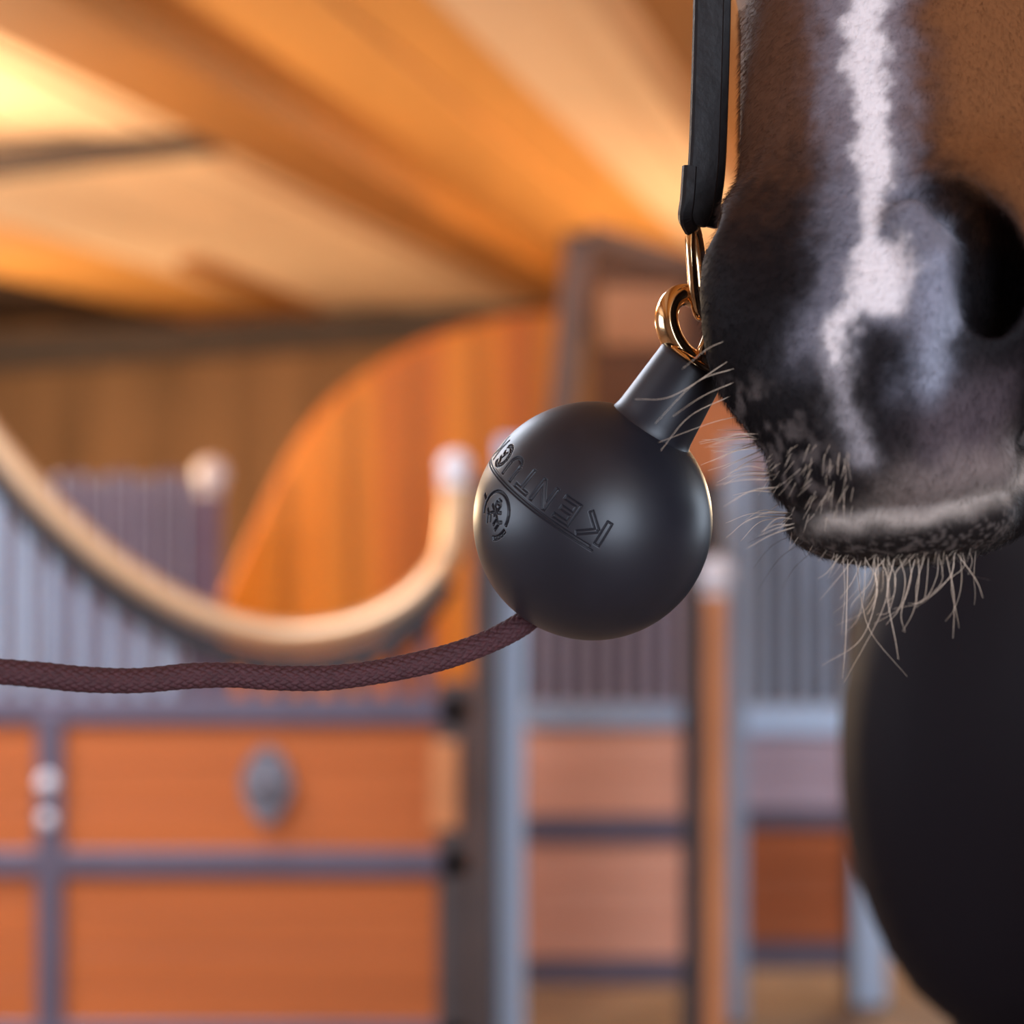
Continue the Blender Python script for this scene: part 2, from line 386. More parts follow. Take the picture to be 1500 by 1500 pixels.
YP = 8.0
part = thing('stall_partition', 'orange plank stall partition with a curved top edge', 'partition', (P(600, 0, YP).x, YP, 0))
arc = catmull([(320, 905), (345, 850), (372, 790), (405, 720), (440, 655), (485, 598), (540, 553), (600, 517), (660, 492), (740, 472), (830, 462)], 6)
def arc_y(px): return float(np.interp(px, arc[:, 0], arc[:, 1]))
px = 325.0; k = 0
while px < 822:
    w = min(46.0, 826-px); n = 6
    xs = [px+.6+(w-1.2)*i/n for i in range(n+1)]
    pts = [(P(x, 0, YP).x, P(0, arc_y(x), YP).z) for x in xs]
    pts = [(pts[0][0], 0)]+pts+[(pts[-1][0], 0)]
    prism('plank', pts[::-1], YP-.008*(k % 2), YP+.04, 'orange_plank_deep' if k in (5, 6, 9) else 'orange_plank', part)
    px += w; k += 1
edge = tube('edge_strip', [P(x, y, YP+.02) for x, y in arc[::2]], .02, 'orange_plank_deep', part, 10)

tpost = thing('timber_post', 'leaning grey timber post at the end of the orange partition', 'post', (P(820, 0, 7.8).x, 7.8, 0))
a = P(848, 352, 7.8); c = P(812, 700, 7.8); d = (c-a)/(c.z-a.z); g = a+d*(0-a.z)
w = .045
obj('shaft', [g+Vector((-w, -.05, 0)), g+Vector((w, -.05, 0)), g+Vector((w, .05, 0)), g+Vector((-w, .05, 0)), a+Vector((-w, -.05, 0)), a+Vector((w, -.05, 0)), a+Vector((w, .05, 0)), a+Vector((-w, .05, 0))], BOXF, 'grey_timber', tpost)
obj('cap', [p+Vector((0, 0, .0)) for p in [a+Vector((-w-.01, -.06, 0)), a+Vector((w+.01, -.06, 0)), a+Vector((w+.01, .06, 0)), a+Vector((-w-.01, .06, 0)), a+Vector((-w-.01, -.06, .02)), a+Vector((w+.01, -.06, .02)), a+Vector((w+.01, .06, .02)), a+Vector((-w-.01, .06, .02))]], BOXF, 'dark_beam', tpost)

YS = 8.6
scr = thing('timber_screen', 'dark brown timber screen with a paler hatch behind the brass rings', 'screen', (P(960, 0, YS).x, YS, 0))
a = [(868, 352), (1010, 398), (1130, 430)]
for i in range(7):
    px0 = 866+i*38; px1 = px0+38
    y0 = np.interp(px0, [868, 1130], [350, 432]); y1 = np.interp(px1, [868, 1130], [350, 432])
    prism('plank', [(P(px0+.5, 0, YS).x, 0), (P(px1-.5, 0, YS).x, 0), (P(px1-.5, 0, YS).x, P(0, y1, YS).z), (P(px0+.5, 0, YS).x, P(0, y0, YS).z)], YS-.006*(i % 2), YS+.04, 'brown_screen', scr)
pbox('hatch', 880, 1000, 418, 508, YS-.03, .03, 'pale_screen', scr)
beam('top_rail', P(862, 340, YS-.02), P(1136, 424, YS-.02), .06, .07, 'grey_timber', parent=scr)
low = thing('low_wall', 'slate boarded low wall with orange top boards behind the barred stalls', 'wall', (P(1060, 0, 7.6).x, 7.6, 0))
for i in range(8):
    px0 = 1000+i*40; pbox('plank', px0+.5, px0+39.5, 575, 700, 7.6-.006*(i % 2), .04, 'post_wood', low, .004)
for i in range(14):
    px0 = 760+i*40; pbox('plank', px0+.5, px0+39.5, 701, 1295, 7.6-.006*(i % 2), .04, 'slate_board', low, .004)

# ------------------------------------------------------------------ rubber ball with engraved lettering
BC = np.array(P(868, 763, .897)); BR = .0475
im = lambda x, y, z: np.array([x, -z, y], float)         # (right, up, toward viewer) -> world
AX = im(.518, .829, .208); AX /= np.linalg.norm(AX)
e1 = im(-.04, -.246, .968); e1 -= AX*np.dot(AX, e1); e1 /= np.linalg.norm(e1)
e2 = im(-.863, .457, .215); e2 -= AX*np.dot(AX, e2); e2 -= e1*np.dot(e1, e2); e2 /= np.linalg.norm(e2)
toy = thing('rubber_ball', 'black rubber ball with engraved lettering hanging from a brass ring', 'ball', tuple(BC-np.array([0, 0, BR])))

def seg_d(U, V, a, b, hw):                             # signed distance to a stroke (oriented box), degrees
    a = np.array(a, float); b = np.array(b, float); d = b-a; L = np.linalg.norm(d); d /= L; c = (a+b)/2
    p = (U-c[0])*d[0]+(V-c[1])*d[1]; q = -(U-c[0])*d[1]+(V-c[1])*d[0]
    x = np.abs(p)-L/2; y = np.abs(q)-hw
    return np.minimum(np.maximum(x, y), 0)+np.hypot(np.maximum(x, 0), np.maximum(y, 0))
def arc_d(U, V, c, r, a0, a1, hw):
    D = None; n = max(4, int(abs(a1-a0)/14))
    for i in range(n):
        t0 = R(a0+(a1-a0)*i/n); t1 = R(a0+(a1-a0)*(i+1)/n)
        s = seg_d(U, V, (c[0]+r[0]*math.cos(t0), c[1]+r[1]*math.sin(t0)), (c[0]+r[0]*math.cos(t1), c[1]+r[1]*math.sin(t1)), hw)
        D = s if D is None else np.minimum(D, s)
    return D
# text plane: U = longitude (reading direction), V = height of letter above its baseline; baseline at latitude +15, top at +2
LAT0 = 14.2; HT = 11.6
def letters(U, V):
    H = HT; D = np.full_like(U, 99.0)
    def st(a, b, hw=.95):
        nonlocal D; D = np.minimum(D, seg_d(U, V, a, b, hw))
    x = -1.0                                          # K
    st((x+1, -.3), (x+1, H), 1.3); st((x+4.2, H*.5), (x+11.8, H), .9); st((x+4.2, H*.5), (x+11.4, -.3), .9)
    x = 15.4                                          # E
    st((x+1, 0), (x+1, H)); st((x+1, H-.9), (x+9, H-.9)); st((x+1, H/2), (x+8, H/2)); st((x+1, .9), (x+9, .9))
    x = 28.8                                          # N
    st((x+1, 0), (x+1, H), .8); st((x+1, H-.5), (x+9.4, .5), .8); st((x+9.4, 0), (x+9.4, H), .8)
    x = 41.5                                          # T
    st((x, H-.8), (x+9.4, H-.8), .8); st((x+4.7, 0), (x+4.7, H), .8)
    x = 54.0                                          # U
    st((x+1, 4.4), (x+1, H), .8); st((x+9, 4.4), (x+9, H), .8); D = np.minimum(D, arc_d(U, V, (x+5, 4.4), (4.0, 3.6), 180, 360, .8))
    D = np.minimum(D, arc_d(U, V, (73.0, H/2), (5.4, 5.4), 50, 310, .8))                      # C
    for a, b in (((71.4, 3.4), (73.4, 8.2)), ((73.4, 8.2), (75.4, 7.2)), ((73.4, 8.2), (72, 9.2)), ((71.4, 4.4), (74.4, 5)), ((74.4, 5), (75.4, 3.8))): st(a, b, .3)
    x = 81.0                                          # K
    st((x+1, 0), (x+1, H), .8); st((x+2.8, H*.5), (x+9, H), .8); st((x+2.8, H*.5), (x+9.2, 0), .8)
    x = 93.5                                          # Y
    st((x, H), (x+4.7, 5.6), .8); st((x+9.4, H), (x+4.7, 5.6), .8); st((x+4.7, 0), (x+4.7, 6), .8)
    st((2.5, HT+2.0), (104, HT+2.0), .16); st((.5, HT+3.3), (104, HT+3.3), .10)
    return D
def crest(U, V):
    c = (54.0, HT+17.0); D = arc_d(U, V, c, (10.4, 10.4), -185, 25, .45)
    def st(a, b, hw=.38):
        nonlocal D; D = np.minimum(D, seg_d(U, V, (c[0]+a[0], c[1]+a[1]), (c[0]+b[0], c[1]+b[1]), hw))
    for a, b in (((-2, -5), (-1.2, 0)), ((2, -5), (1.2, 0)), ((-2, -5), (2, -5)), ((-1.2, 0), (-5.4, 3.4)), ((1.2, 0), (5.4, 3.4)), ((-5.4, 3.4), (-4, 7)), ((5.4, 3.4), (4, 7)),
                 ((-3, 1.6), (-1.6, 5.4)), ((3, 1.6), (1.6, 5.4)), ((-4.2, -2.4), (-1.4, -1)), ((4.2, -2.4), (1.4, -1)), ((0, -2.4), (0, 1.4)), ((-7, 1.2), (-4.6, 2.7)), ((7, 1.2), (4.6, 2.7)), ((-1, -7), (0, -5)), ((1, -7), (0, -5))): st(a, b)
    D = np.minimum(D, arc_d(U, V, (c[0]+.5, c[1]+.5), (11.8, 11.8), 112, 165, .8))
    st((12.2, -2), (15.2, -2.8), .5)
    return D
lon = np.concatenate([np.linspace(-7, 114, 720), np.linspace(114, 353, 122)[1:-1]])
lat = np.concatenate([np.linspace(-89.9, -34, 34)[:-1], np.linspace(-34, 17, 330), np.linspace(17, 78, 40)[1:]])
LO, LA = np.meshgrid(lon, lat, indexing='ij')
Ut, Vt = LO, LAT0-LA
dl = letters(Ut, Vt); dc = crest(Ut, Vt)
def groove(d, w, depth, inner): return -depth*np.exp(-(d/w)**2)-inner/(1+np.exp(np.clip(d/.12, -40, 40)))
Hh = groove(dl, .30, .00055, .00010)+groove(dc, .30, .0006, .0005)
# fine mould seam: great circle containing the axis
sd = ((LO-322+180) % 360-180)
Hh += -.00006*np.exp(-(sd*np.cos(np.radians(LA))/.35)**2)
lo_r, la_r = np.radians(LO), np.radians(LA); rr = BR+Hh
V3 = BC+rr[..., None]*((np.cos(la_r)*np.cos(lo_r))[..., None]*e1+(np.cos(la_r)*np.sin(lo_r))[..., None]*e2+np.sin(la_r)[..., None]*AX)
nlo, nla = LO.shape; idx = np.arange(nlo*nla).reshape(nlo, nla)
i2 = np.roll(idx, -1, 0)
flip = np.dot(np.cross(e1, e2), AX) < 0
F = np.stack([idx[:, :-1], i2[:, :-1], i2[:, 1:], idx[:, 1:]], -1).reshape(-1, 4)
if flip: F = F[:, ::-1]
fin_l = np.isin(np.arange(nlo*nla), idx[dl < .55]); fin_c = np.isin(np.arange(nlo*nla), idx[dc < .5])
ml = fin_l[F].all(1); mc = fin_c[F].all(1) & ~ml
Vf = V3.reshape(-1, 3)
def sub(name, m, parent, label=None):
    f = F[m]; u, inv = np.unique(f, return_inverse=True); o = obj(name, Vf[u], inv.reshape(-1, 4), 'rubber', parent, True)
    if label: o['label'] = label
    return o
bo = sub('ball', ~(ml | mc), toy)
sub('engraved_lettering', ml, bo, 'engraved capital letters with a double line'); sub('engraved_crest', mc, bo, 'engraved round crest')
# neck of the ball
px2m = .897/FPX
nk = [(.001, .150), (.0195, .155), (.0182, .1585), (.0172, .164), (.0166, .172), (.0163, .182), (.0142, .270), (.0140, .276), (.0134, .2785), (.0100, .279), (.0096, .272), (.001, .272)]
lathe('neck', BC, AX, [(r, z*px2m*1000/1000 if False else z*BR/.175) for r, z in nk], 'rubber', toy, 64)
NT = BC+AX*.2785*BR/.175
lathe('collar', NT-AX*.003, AX, [(.0095, 0), (.0112, .0010), (.0115, .0034), (.0108, .0044), (.0096, .0048), (.001, .0048)], 'brass', toy, 48)
# brass eye
rc = np.array(P(1016, 482, .886)); ex = im(.84, .50, -.25); ex /= np.linalg.norm(ex); ez = im(.42, -.82, .0); ez -= ex*np.dot(ex, ez); ez /= np.linalg.norm(ez)
rp = ring_path(rc, im(.86, .36, -.36)/np.linalg.norm(im(.86, .36, -.36)), im(-.42, .9, .0)/np.linalg.norm(im(-.42, .9, 0)), .0106, .0142, 72)
closed_tube('eye', rp, .0044, 'brass', toy, 20, 1.35)
tube('pin', [P(1019, 533, .879), P(1040, 482, .879)], .0016, 'brass', toy, 14)

# ------------------------------------------------------------------ braided lead rope
rpx = [(812, 868, .906), (775, 906, .905), (735, 931, .900), (690, 950, .893), (640, 966, .887), (560, 983, .879), (480, 993, .871), (400, 993, .863), (340, 989, .857), (280, 990, .850), (200, 997, .842), (120, 995, .834), (50, 988, .826), (-30, 984, .818), (-130, 1000, .81), (-260, 1050, .80)]
path = catmull([P(*q) for q in rpx], 60)
seglen = np.concatenate([[0], np.cumsum(np.linalg.norm(np.diff(path, axis=0), axis=1))]); n = int(seglen[-1]/.00035)
sv = np.linspace(0, seglen[-1], n); path = np.stack([np.interp(sv, seglen, path[:, i]) for i in range(3)], 1)
path, tt, NN, BB = frames(path); ns = 96; th = np.arange(ns)/ns*2*math.pi
A_ = 11*th[None]/(2*math.pi)+sv[:, None]/.0046; B_ = 11*th[None]/(2*math.pi)-sv[:, None]/.0046
par = (np.floor(A_)+np.floor(B_)) % 2
bump = np.where(par > .5, np.abs(np.sin(math.pi*A_))**.7*(.75+.25*np.abs(np.sin(math.pi*B_))), np.abs(np.sin(math.pi*B_))**.7*(.75+.25*np.abs(np.sin(math.pi*A_))))
rad = .0041*(1+.02*np.sin(sv*130))[:, None]+.0008*bump
rv = path[:, None]+rad[..., None]*(np.cos(th)[None, :, None]*NN[:, None]+np.sin(th)[None, :, None]*BB[:, None])
idx = np.arange(n*ns).reshape(n, ns); i2 = np.roll(idx, -1, 1)
rf = np.stack([idx[:-1], i2[:-1], i2[1:], idx[1:]], -1).reshape(-1, 4)
rope = obj('lead_rope', rv.reshape(-1, 3), rf, 'rope', None, True)
tag(rope, 'braided burgundy lead rope running into the black rubber ball', 'rope')

# ------------------------------------------------------------------ horse: one continuous surface from a distance field
HO = np.array(P(1308, 450, .845)); YAW, ROLL = R(26), R(3.5)
fx = np.array([-math.sin(YAW), -math.cos(YAW), 0]); sx = np.array([math.cos(YAW), -math.sin(YAW), 0]); zx = np.array([0, 0, 1.0])
sR = sx*math.cos(ROLL)+zx*math.sin(ROLL); zR = zx*math.cos(ROLL)-sx*math.sin(ROLL)
def loc(s, f, z): return HO+.01*(s*sR+f*fx+z*zR)
def smin(a, b, k):
    h = np.clip(.5+.5*(b-a)/k, 0, 1); return b+(a-b)*h-k*h*(1-h)
def smax(a, b, k): return -smin(-a, -b, k)
def ell(p, c, r, rot=0.0):
    x, y, z = p[0]-c[0], p[1]-c[1], p[2]-c[2]
    if rot:                                            # rotation about the first axis
        cs, sn = math.cos(rot), math.sin(rot); y, z = y*cs+z*sn, -y*sn+z*cs
    k0 = np.sqrt((x/r[0])**2+(y/r[1])**2+(z/r[2])**2); k1 = np.sqrt((x/r[0]**2)**2+(y/r[1]**2)**2+(z/r[2]**2)**2)+1e-6
    return k0*(k0-1)/k1
def cone(p, a, b, ra, rb, sc=(1, 1, 1)):
    q = [(p[i]-a[i])/sc[i] for i in range(3)]; d = [(b[i]-a[i])/sc[i] for i in range(3)]; L2 = sum(c*c for c in d)
    t = np.clip(sum(q[i]*d[i] for i in range(3))/L2, 0, 1)
    return np.sqrt(sum((q[i]-d[i]*t)**2 for i in range(3)))-(ra+(rb-ra)*t)
def head_sdf(s, f, z):
    s = s/1.15; f = f/1.1
    p = (s, f, z); pa = (np.abs(s), f, z)
    d = cone(p, (0, .0, -1.0), (0, -8.0, 18), 5.1, 6.7)
    d = smin(d, cone(p, (0, -8.0, 18), (0, -19, 38), 6.7, 8.2), 3)
    d = smin(d, ell(pa, (3.2, -22, 27), (4.6, 9, 11), .5), 3)
    d = smin(d, cone(p, (0, -2.5, -5.5), (0, -22, 18), 2.6, 4.2), 2.5)
    d = smin(d, ell(pa, (3.9, 1.2, .3), (2.0, 2.9, 4.2), -.15), 2.4)
    d = smin(d, ell(p, (0, 2.1, -3.9), (4.0, 3.1, 3.5), .1), 1.5)
    d = smin(d, ell(p, (0, 1.3, -6.3), (3.95, 3.5, 2.0)), .8)
    # nostril: recess behind the medial wing
    pc = (np.where(s > 0, s+1.8, -s), np.where(s < 0, f+1.6, f-.25), z)
    carve = ell(pc, (5.5, 2.4, .2), (1.5, 2.0, 2.9), -.2)
    carve = smin(carve, ell(pc, (4.5, 3.4, 2.9), (1.3, 1.3, 1.0)), .5)
    d = smax(d, -carve, .5)
    wing = cone(pc, (3.7, 4.0, 2.6), (4.5, 4.3, .9), .6, .62); wing = smin(wing, cone(pc, (4.5, 4.3, .9), (3.8, 4.1, -3.3), .62, .45), .5)
    d = smin(d, wing, .6)
    lo = ell(p, (0, .6, -7.9), (3.75, 3.4, 1.8)); lo = smin(lo, ell(p, (0, -3.2, -7.0), (3.9, 4.0, 2.6)), 1.0)
    d = smin(d, lo, .22)
    d = smin(d, cone(pa, (4.5, -26, 46), (6.2, -27, 57), 2.4, .6, (1, .7, 1)), 1.2)                  # ears
    d = smin(d, ell(pa, (6.6, -16.5, 32), (1.4, 2.4, 2.4)), 1.5)                                         # brow
    return d*.01
BX, BY, BA = .665, 1.88, R(50)
XC = 0.0
def bw(x, y, z): return np.array([BX+x*math.cos(BA)+(y-1.78)*math.sin(BA), BY-x*math.sin(BA)+(y-1.78)*math.cos(BA), z])
def body_sdf(x, y, z):
    dx, dy = x-BX, y-BY; x, y = dx*math.cos(BA)-dy*math.sin(BA), 1.78+dx*math.sin(BA)+dy*math.cos(BA)
    p = (x, y, z); pa = (np.abs(x), y, z)
    q = loc(0, -25, 41); dx, dy = q[0]-BX, q[1]-BY; pol = (dx*math.cos(BA)-dy*math.sin(BA), 1.78+dx*math.sin(BA)+dy*math.cos(BA), q[2])
    d = ell(p, (0, 1.78, 1.10), (.245, .36, .34))
    d = smin(d, ell(p, (0, 2.55, 1.14), (.30, .80, .33)), .12)
    d = smin(d, ell(p, (0, 3.25, 1.22), (.29, .42, .33)), .12)
    d = smin(d, cone(p, (pol[0], pol[1], pol[2]), (0, 1.85, 1.30), .105, .24, (.8, 1, 1)), .10)
    d = smin(d, ell(pa, (.13, 1.55, 1.06), (.12, .16, .24)), .06)
    for (ax, pts, rs) in ((.15, ((1.66, .95), (1.62, .52), (1.64, .14), (1.61, .05)), (.115, .062, .042, .055)), (.17, ((3.30, 1.05), (3.28, .78), (3.48, .56), (3.42, .14), (3.39, .05)), (.19, .12, .058, .042, .055))):
        for i in range(len(pts)-1):
            d = smin(d, cone(pa, (ax-.01*i, pts[i][0], pts[i][1]), (ax-.01*(i+1), pts[i+1][0], pts[i+1][1]), rs[i], rs[i+1]), .05)
    return d
def axis_pts(a, d0, d1, b, fine, grow=1.12, mx=.03):
    core = list(np.arange(d0, d1, fine)); lo = []; h = fine; x = d0
    while x > a: h = min(mx, h*grow); x -= h; lo.append(x)
    hi = []; h = fine; x = core[-1]
    while x < b: h = min(mx, h*grow); x += h; hi.append(x)
    return np.array(lo[::-1]+core+hi, np.float32)
gx = axis_pts(.02, .055, .235, 2.6, .0016, 1.12, .035); gy = axis_pts(.72, .76, .92, 3.65, .0016, 1.12, .035); gz = axis_pts(-.03, 1.195, 1.465, 2.05, .0016)
D = np.empty((len(gx), len(gy), len(gz)), np.float32)
for j in range(0, len(gy), 24):
    Xg, Yg, Zg = np.meshgrid(gx, gy[j:j+24], gz, indexing='ij')
    db = body_sdf(Xg, Yg, Zg)
    if gy[j] < 1.35:
        q = [(Xg-HO[0])*100, (Yg-HO[1])*100, (Zg-HO[2])*100]
        pr = lambda v: (q[0]*v[0]+q[1]*v[1]+q[2]*v[2]).astype(np.float32)
        dh = head_sdf(pr(sR), pr(fx), pr(zR)); db = smin(db, dh, .04)
    D[:, j:j+24] = db
def surface_nets(D, gx, gy, gz):
    ins = D < 0; nx, ny, nz = D.shape
    cs = np.zeros((nx-1, ny-1, nz-1), np.int8); off = [(i, j, k) for i in (0, 1) for j in (0, 1) for k in (0, 1)]
    for i, j, k in off: cs += ins[i:nx-1+i, j:ny-1+j, k:nz-1+k]
    cell = np.argwhere((cs > 0) & (cs < 8)); cid = np.full(cs.shape, -1, np.int64); cid[tuple(cell.T)] = np.arange(len(cell))
    G = (gx, gy, gz); acc = np.zeros((len(cell), 3)); cnt = np.zeros(len(cell))
    for a in off:
        for ax in range(3):
            if a[ax]: continue
            b = list(a); b[ax] = 1
            ia = cell+np.array(a); ib = cell+np.array(b); va = D[tuple(ia.T)]; vb = D[tuple(ib.T)]; m = (va < 0) != (vb < 0)
            t = (va[m]/(va[m]-vb[m]))[:, None]
            pa = np.stack([G[c][ia[m, c]] for c in range(3)], 1); pb = np.stack([G[c][ib[m, c]] for c in range(3)], 1)
            acc[m] += pa+(pb-pa)*t; cnt[m] += 1
    V = acc/cnt[:, None]; faces = []
    for ax in range(3):
        s0 = [slice(1, -1)]*3; s0[ax] = slice(0, -1); s1 = [slice(1, -1)]*3; s1[ax] = slice(1, None)
        a = ins[tuple(s0)]; b = ins[tuple(s1)]
        for sgn in (0, 1):
            e = np.argwhere((a & ~b) if sgn == 0 else (~a & b))
            add = np.ones(3, int); add[ax] = 0; e = e+add
            u, v = [(1, 2), (2, 0), (0, 1)][ax]; qd = []
            for du, dv in ((-1, -1), (0, -1), (0, 0), (-1, 0)):
                c = e.copy(); c[:, u] += du; c[:, v] += dv; qd.append(cid[tuple(c.T)])
            qd = np.stack(qd, 1); faces.append(qd if sgn == 0 else qd[:, ::-1])
    return V, np.concatenate(faces)
HV, HF = surface_nets(D, gx, gy, gz)
del D
horse = thing('horse', 'dark bay horse with white blaze, pink snip and whiskered muzzle', 'horse', tuple(bw(0, 2.5, 0)))
hb = obj('body', HV, HF, 'fur_skin', horse, True)
nv = len(hb.data.vertices); HN = np.empty(nv*3, np.float32); hb.data.vertices.foreach_get('normal', HN); HN = HN.reshape(-1, 3)

# coat colours: markings and the painted nostril sheen laid on the face in the head's own front plane (unit: 0.2451 mm)
def vnoise(p, sc, seed=0):
    p = p*sc+seed*17.3; i = np.floor(p).astype(np.int64); f = p-i; f = f*f*(3-2*f); r = 0
    for a in (0, 1):
        for b in (0, 1):
            for c in (0, 1):
                h = (i[:, 0]+a)*374761393+(i[:, 1]+b)*668265263+(i[:, 2]+c)*2147483647; h = (h ^ (h >> 13))*1274126177; h = ((h ^ (h >> 16)) & 0xffff)/65535.0
                r = r+h*(f[:, 0] if a else 1-f[:, 0])*(f[:, 1] if b else 1-f[:, 1])*(f[:, 2] if c else 1-f[:, 2])
    return r
def poly_sd(u, v, pts):
    d = np.full(len(u), 1e9); ins = np.zeros(len(u), bool); n = len(pts)
    for i in range(n):
        (x0, y0), (x1, y1) = pts[i], pts[(i+1) % n]; ex_, ey_ = x1-x0, y1-y0
        t = np.clip(((u-x0)*ex_+(v-y0)*ey_)/(ex_*ex_+ey_*ey_+1e-9), 0, 1); d = np.minimum(d, np.hypot(u-x0-t*ex_, v-y0-t*ey_))
        c = ((y0 > v) != (y1 > v)) & (u < (x1-x0)*(v-y0)/(y1-y0+1e-12)+x0); ins ^= c
    return np.where(ins, -d, d)
def line_d(u, v, pts, w):
    d = np.full(len(u), 1e9)
    for (x0, y0), (x1, y1) in zip(pts[:-1], pts[1:]):
        ex_, ey_ = x1-x0, y1-y0; t = np.clip(((u-x0)*ex_+(v-y0)*ey_)/(ex_*ex_+ey_*ey_), 0, 1); d = np.minimum(d, np.hypot(u-x0-t*ex_, v-y0-t*ey_))
    return d-w
sm = lambda d, w: 1/(1+np.exp(np.clip(d/w, -40, 40)))
def coat(P3):
    u = 750+FPX*P3[:, 0]/.812; v = 750-FPX*(P3[:, 2]-CAMZ)/.812
    r = P3-HO; s = (r@sR)*100; f = (r@fx)*100; z = (r@zR)*100
    front = sm(-(f+.5+z*.45), .6)                        # only the front of the face carries the markings
    nz = (vnoise(P3, 120, 1)-.5)*26+(vnoise(P3, 400, 2)-.5)*16; u1 = u+nz; v1 = v+(vnoise(P3, 120, 5)-.5)*26
    C = lambda *c: np.array(lin(*c)[:3])
    col = np.tile(C(22, 17, 18), (len(P3), 1))
    def put(m, c):
        nonlocal col; m = np.clip(m, 0, 1)[:, None]; col = col*(1-m)+C(*c)*m
    nh = vnoise(P3, 260, 3)
    isface = (P3[:, 1] < 1.25) & (P3[:, 2] > 1.1)
    col[~isface] = C(24, 19, 22)
    put(sm(-(z-5.0-2*(nh-.5)), 1.0)*isface*.75, (104, 66, 44))
    put(sm(poly_sd(u1, v1, [(1380, -200), (1385, 230), (1430, 285), (1470, 350), (1700, 500), (1700, -200)]), 12)*isface*.8, (128, 80, 46))
    put(sm(-(z+3.5), 1.0)*.0, (40, 36, 38))
    g = front*isface
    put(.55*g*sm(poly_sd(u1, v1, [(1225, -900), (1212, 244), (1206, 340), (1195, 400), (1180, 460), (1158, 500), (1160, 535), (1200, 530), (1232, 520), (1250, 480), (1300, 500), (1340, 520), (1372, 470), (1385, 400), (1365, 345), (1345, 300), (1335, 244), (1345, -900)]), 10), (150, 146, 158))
    put(.9*g*sm(poly_sd(u1, v1, [(1258, -900), (1252, 244), (1258, 330), (1252, 375), (1238, 410), (1222, 462), (1206, 495), (1203, 528), (1222, 530), (1234, 492), (1246, 468), (1290, 458), (1308, 435), (1332, 405), (1302, 375), (1286, 345), (1288, 300), (1305, 244), (1325, -900)]), 4), (240, 228, 226))
    put(.8*g*sm(poly_sd(u1, v1, [(1258, 495), (1305, 492), (1318, 540), (1312, 620), (1275, 640), (1248, 600), (1244, 540)]), 7), (28, 24, 26))
    put(.55*g*sm(line_d(u1, v1, [(1212, 545), (1222, 590), (1240, 640), (1258, 672)], 11), 7), (206, 196, 200))
    put(.35*g*sm(line_d(u1, v1, [(1350, 400), (1345, 520), (1335, 570)], 26), 10), (176, 178, 196))  # lighter grey wing of the nostril, with daylight sheen painted in
    put(.35*isface*sm(poly_sd(u1, v1, [(1330, 590), (1460, 560), (1480, 700), (1330, 720)]), 16)*sm(-(f-.0), 1), (130, 112, 118))
    put(.75*isface*sm(line_d(u1, v1, [(1215, 772), (1260, 766), (1310, 758), (1390, 742), (1470, 716), (1540, 690)], 11), 8), (206, 190, 178))
    put(.45*isface*sm(line_d(u1, v1, [(1300, 725), (1380, 705), (1470, 670)], 22), 12), (170, 150, 140))
    put(.30*isface*sm(-(nh-.58), .04)*sm(poly_sd(u1, v1, [(1040, 560), (1100, 640), (1140, 740), (1240, 760), (1200, 640), (1120, 560)]), 8), (150, 135, 130))
    low = isface*sm(poly_sd(u, v, [(1120, 748), (1180, 786), (1260, 786), (1360, 772), (1500, 738), (1560, 900), (1120, 900)]), 5)
    put(low, (34, 29, 28)); put(.5*low*(vnoise(P3, 700, 8) > .6), (120, 108, 102))
    put(.4*g*sm(line_d(u1, v1, [(1366, 345), (1384, 372), (1390, 405), (1380, 460), (1358, 515), (1336, 562)], 7), 7), (196, 200, 216))  # pale hairs on the wing edge plus a painted rim highlight
    sx_ = np.abs(s); nost = sm(((sx_-4.9)/1.2)**2*4+((z-.2)/2.9)**2*4-4, .6)*isface*(s > 0)
    put(nost*.9, (22, 18, 20))
    return col
def set_fur(o, cols):
    a = o.data.attributes.new('fur', 'FLOAT_COLOR', 'POINT'); a.data.foreach_set('color', np.concatenate([cols, np.ones((len(cols), 1))], 1).astype(np.float32).ravel())
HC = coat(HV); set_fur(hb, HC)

# fuzz: short hairs over the muzzle
r = HV-HO; zz = r@zR*100; dense = (zz > -11) & (zz < 13) & (HV[:, 1] < .925) & (HN[:, 1] < .35)
cand = np.nonzero(dense)[0]; nh = min(95000, len(cand)*3); pick = RNG.choice(cand, nh)
base = HV[pick]+RNG.normal(0, .0006, (nh, 3)); N_ = HN[pick].astype(float); base -= N_*.0005
flow = np.tile(-zR*1.0+fx*.2, (nh, 1))+RNG.normal(0, .30, (nh, 3)); flow -= N_*(flow*N_).sum(1)[:, None]; flow /= np.linalg.norm(flow, axis=1)[:, None]
dirv = flow*.85+N_*(.40+.25*RNG.random((nh, 1))); dirv /= np.linalg.norm(dirv, axis=1)[:, None]
L = (.0026+.0018*RNG.random(nh)); low = zz[pick] < -7.0; L[low] *= .7
wv = np.cross(dirv, N_); wv /= np.linalg.norm(wv, axis=1)[:, None]+1e-9; w2 = np.cross(dirv, wv); rh = .00007
tri = [base+rh*(wv*math.cos(a)+w2*math.sin(a)) for a in (0, 2.094, 4.189)]+[base+dirv*L[:, None]]
hv = np.stack(tri, 1).reshape(-1, 3); b4 = np.arange(nh)[:, None]*4
hf = np.concatenate([b4+np.array([0, 1, 3]), b4+np.array([1, 2, 3]), b4+np.array([2, 0, 3])])
fz = obj('muzzle_fuzz', hv, hf, 'fur_hair', horse, True); fz['kind'] = 'stuff'
hc = np.clip(HC[pick]*(.8+.5*RNG.random((nh, 1)))+.003, 0, .9); set_fur(fz, np.repeat(hc, 4, 0))

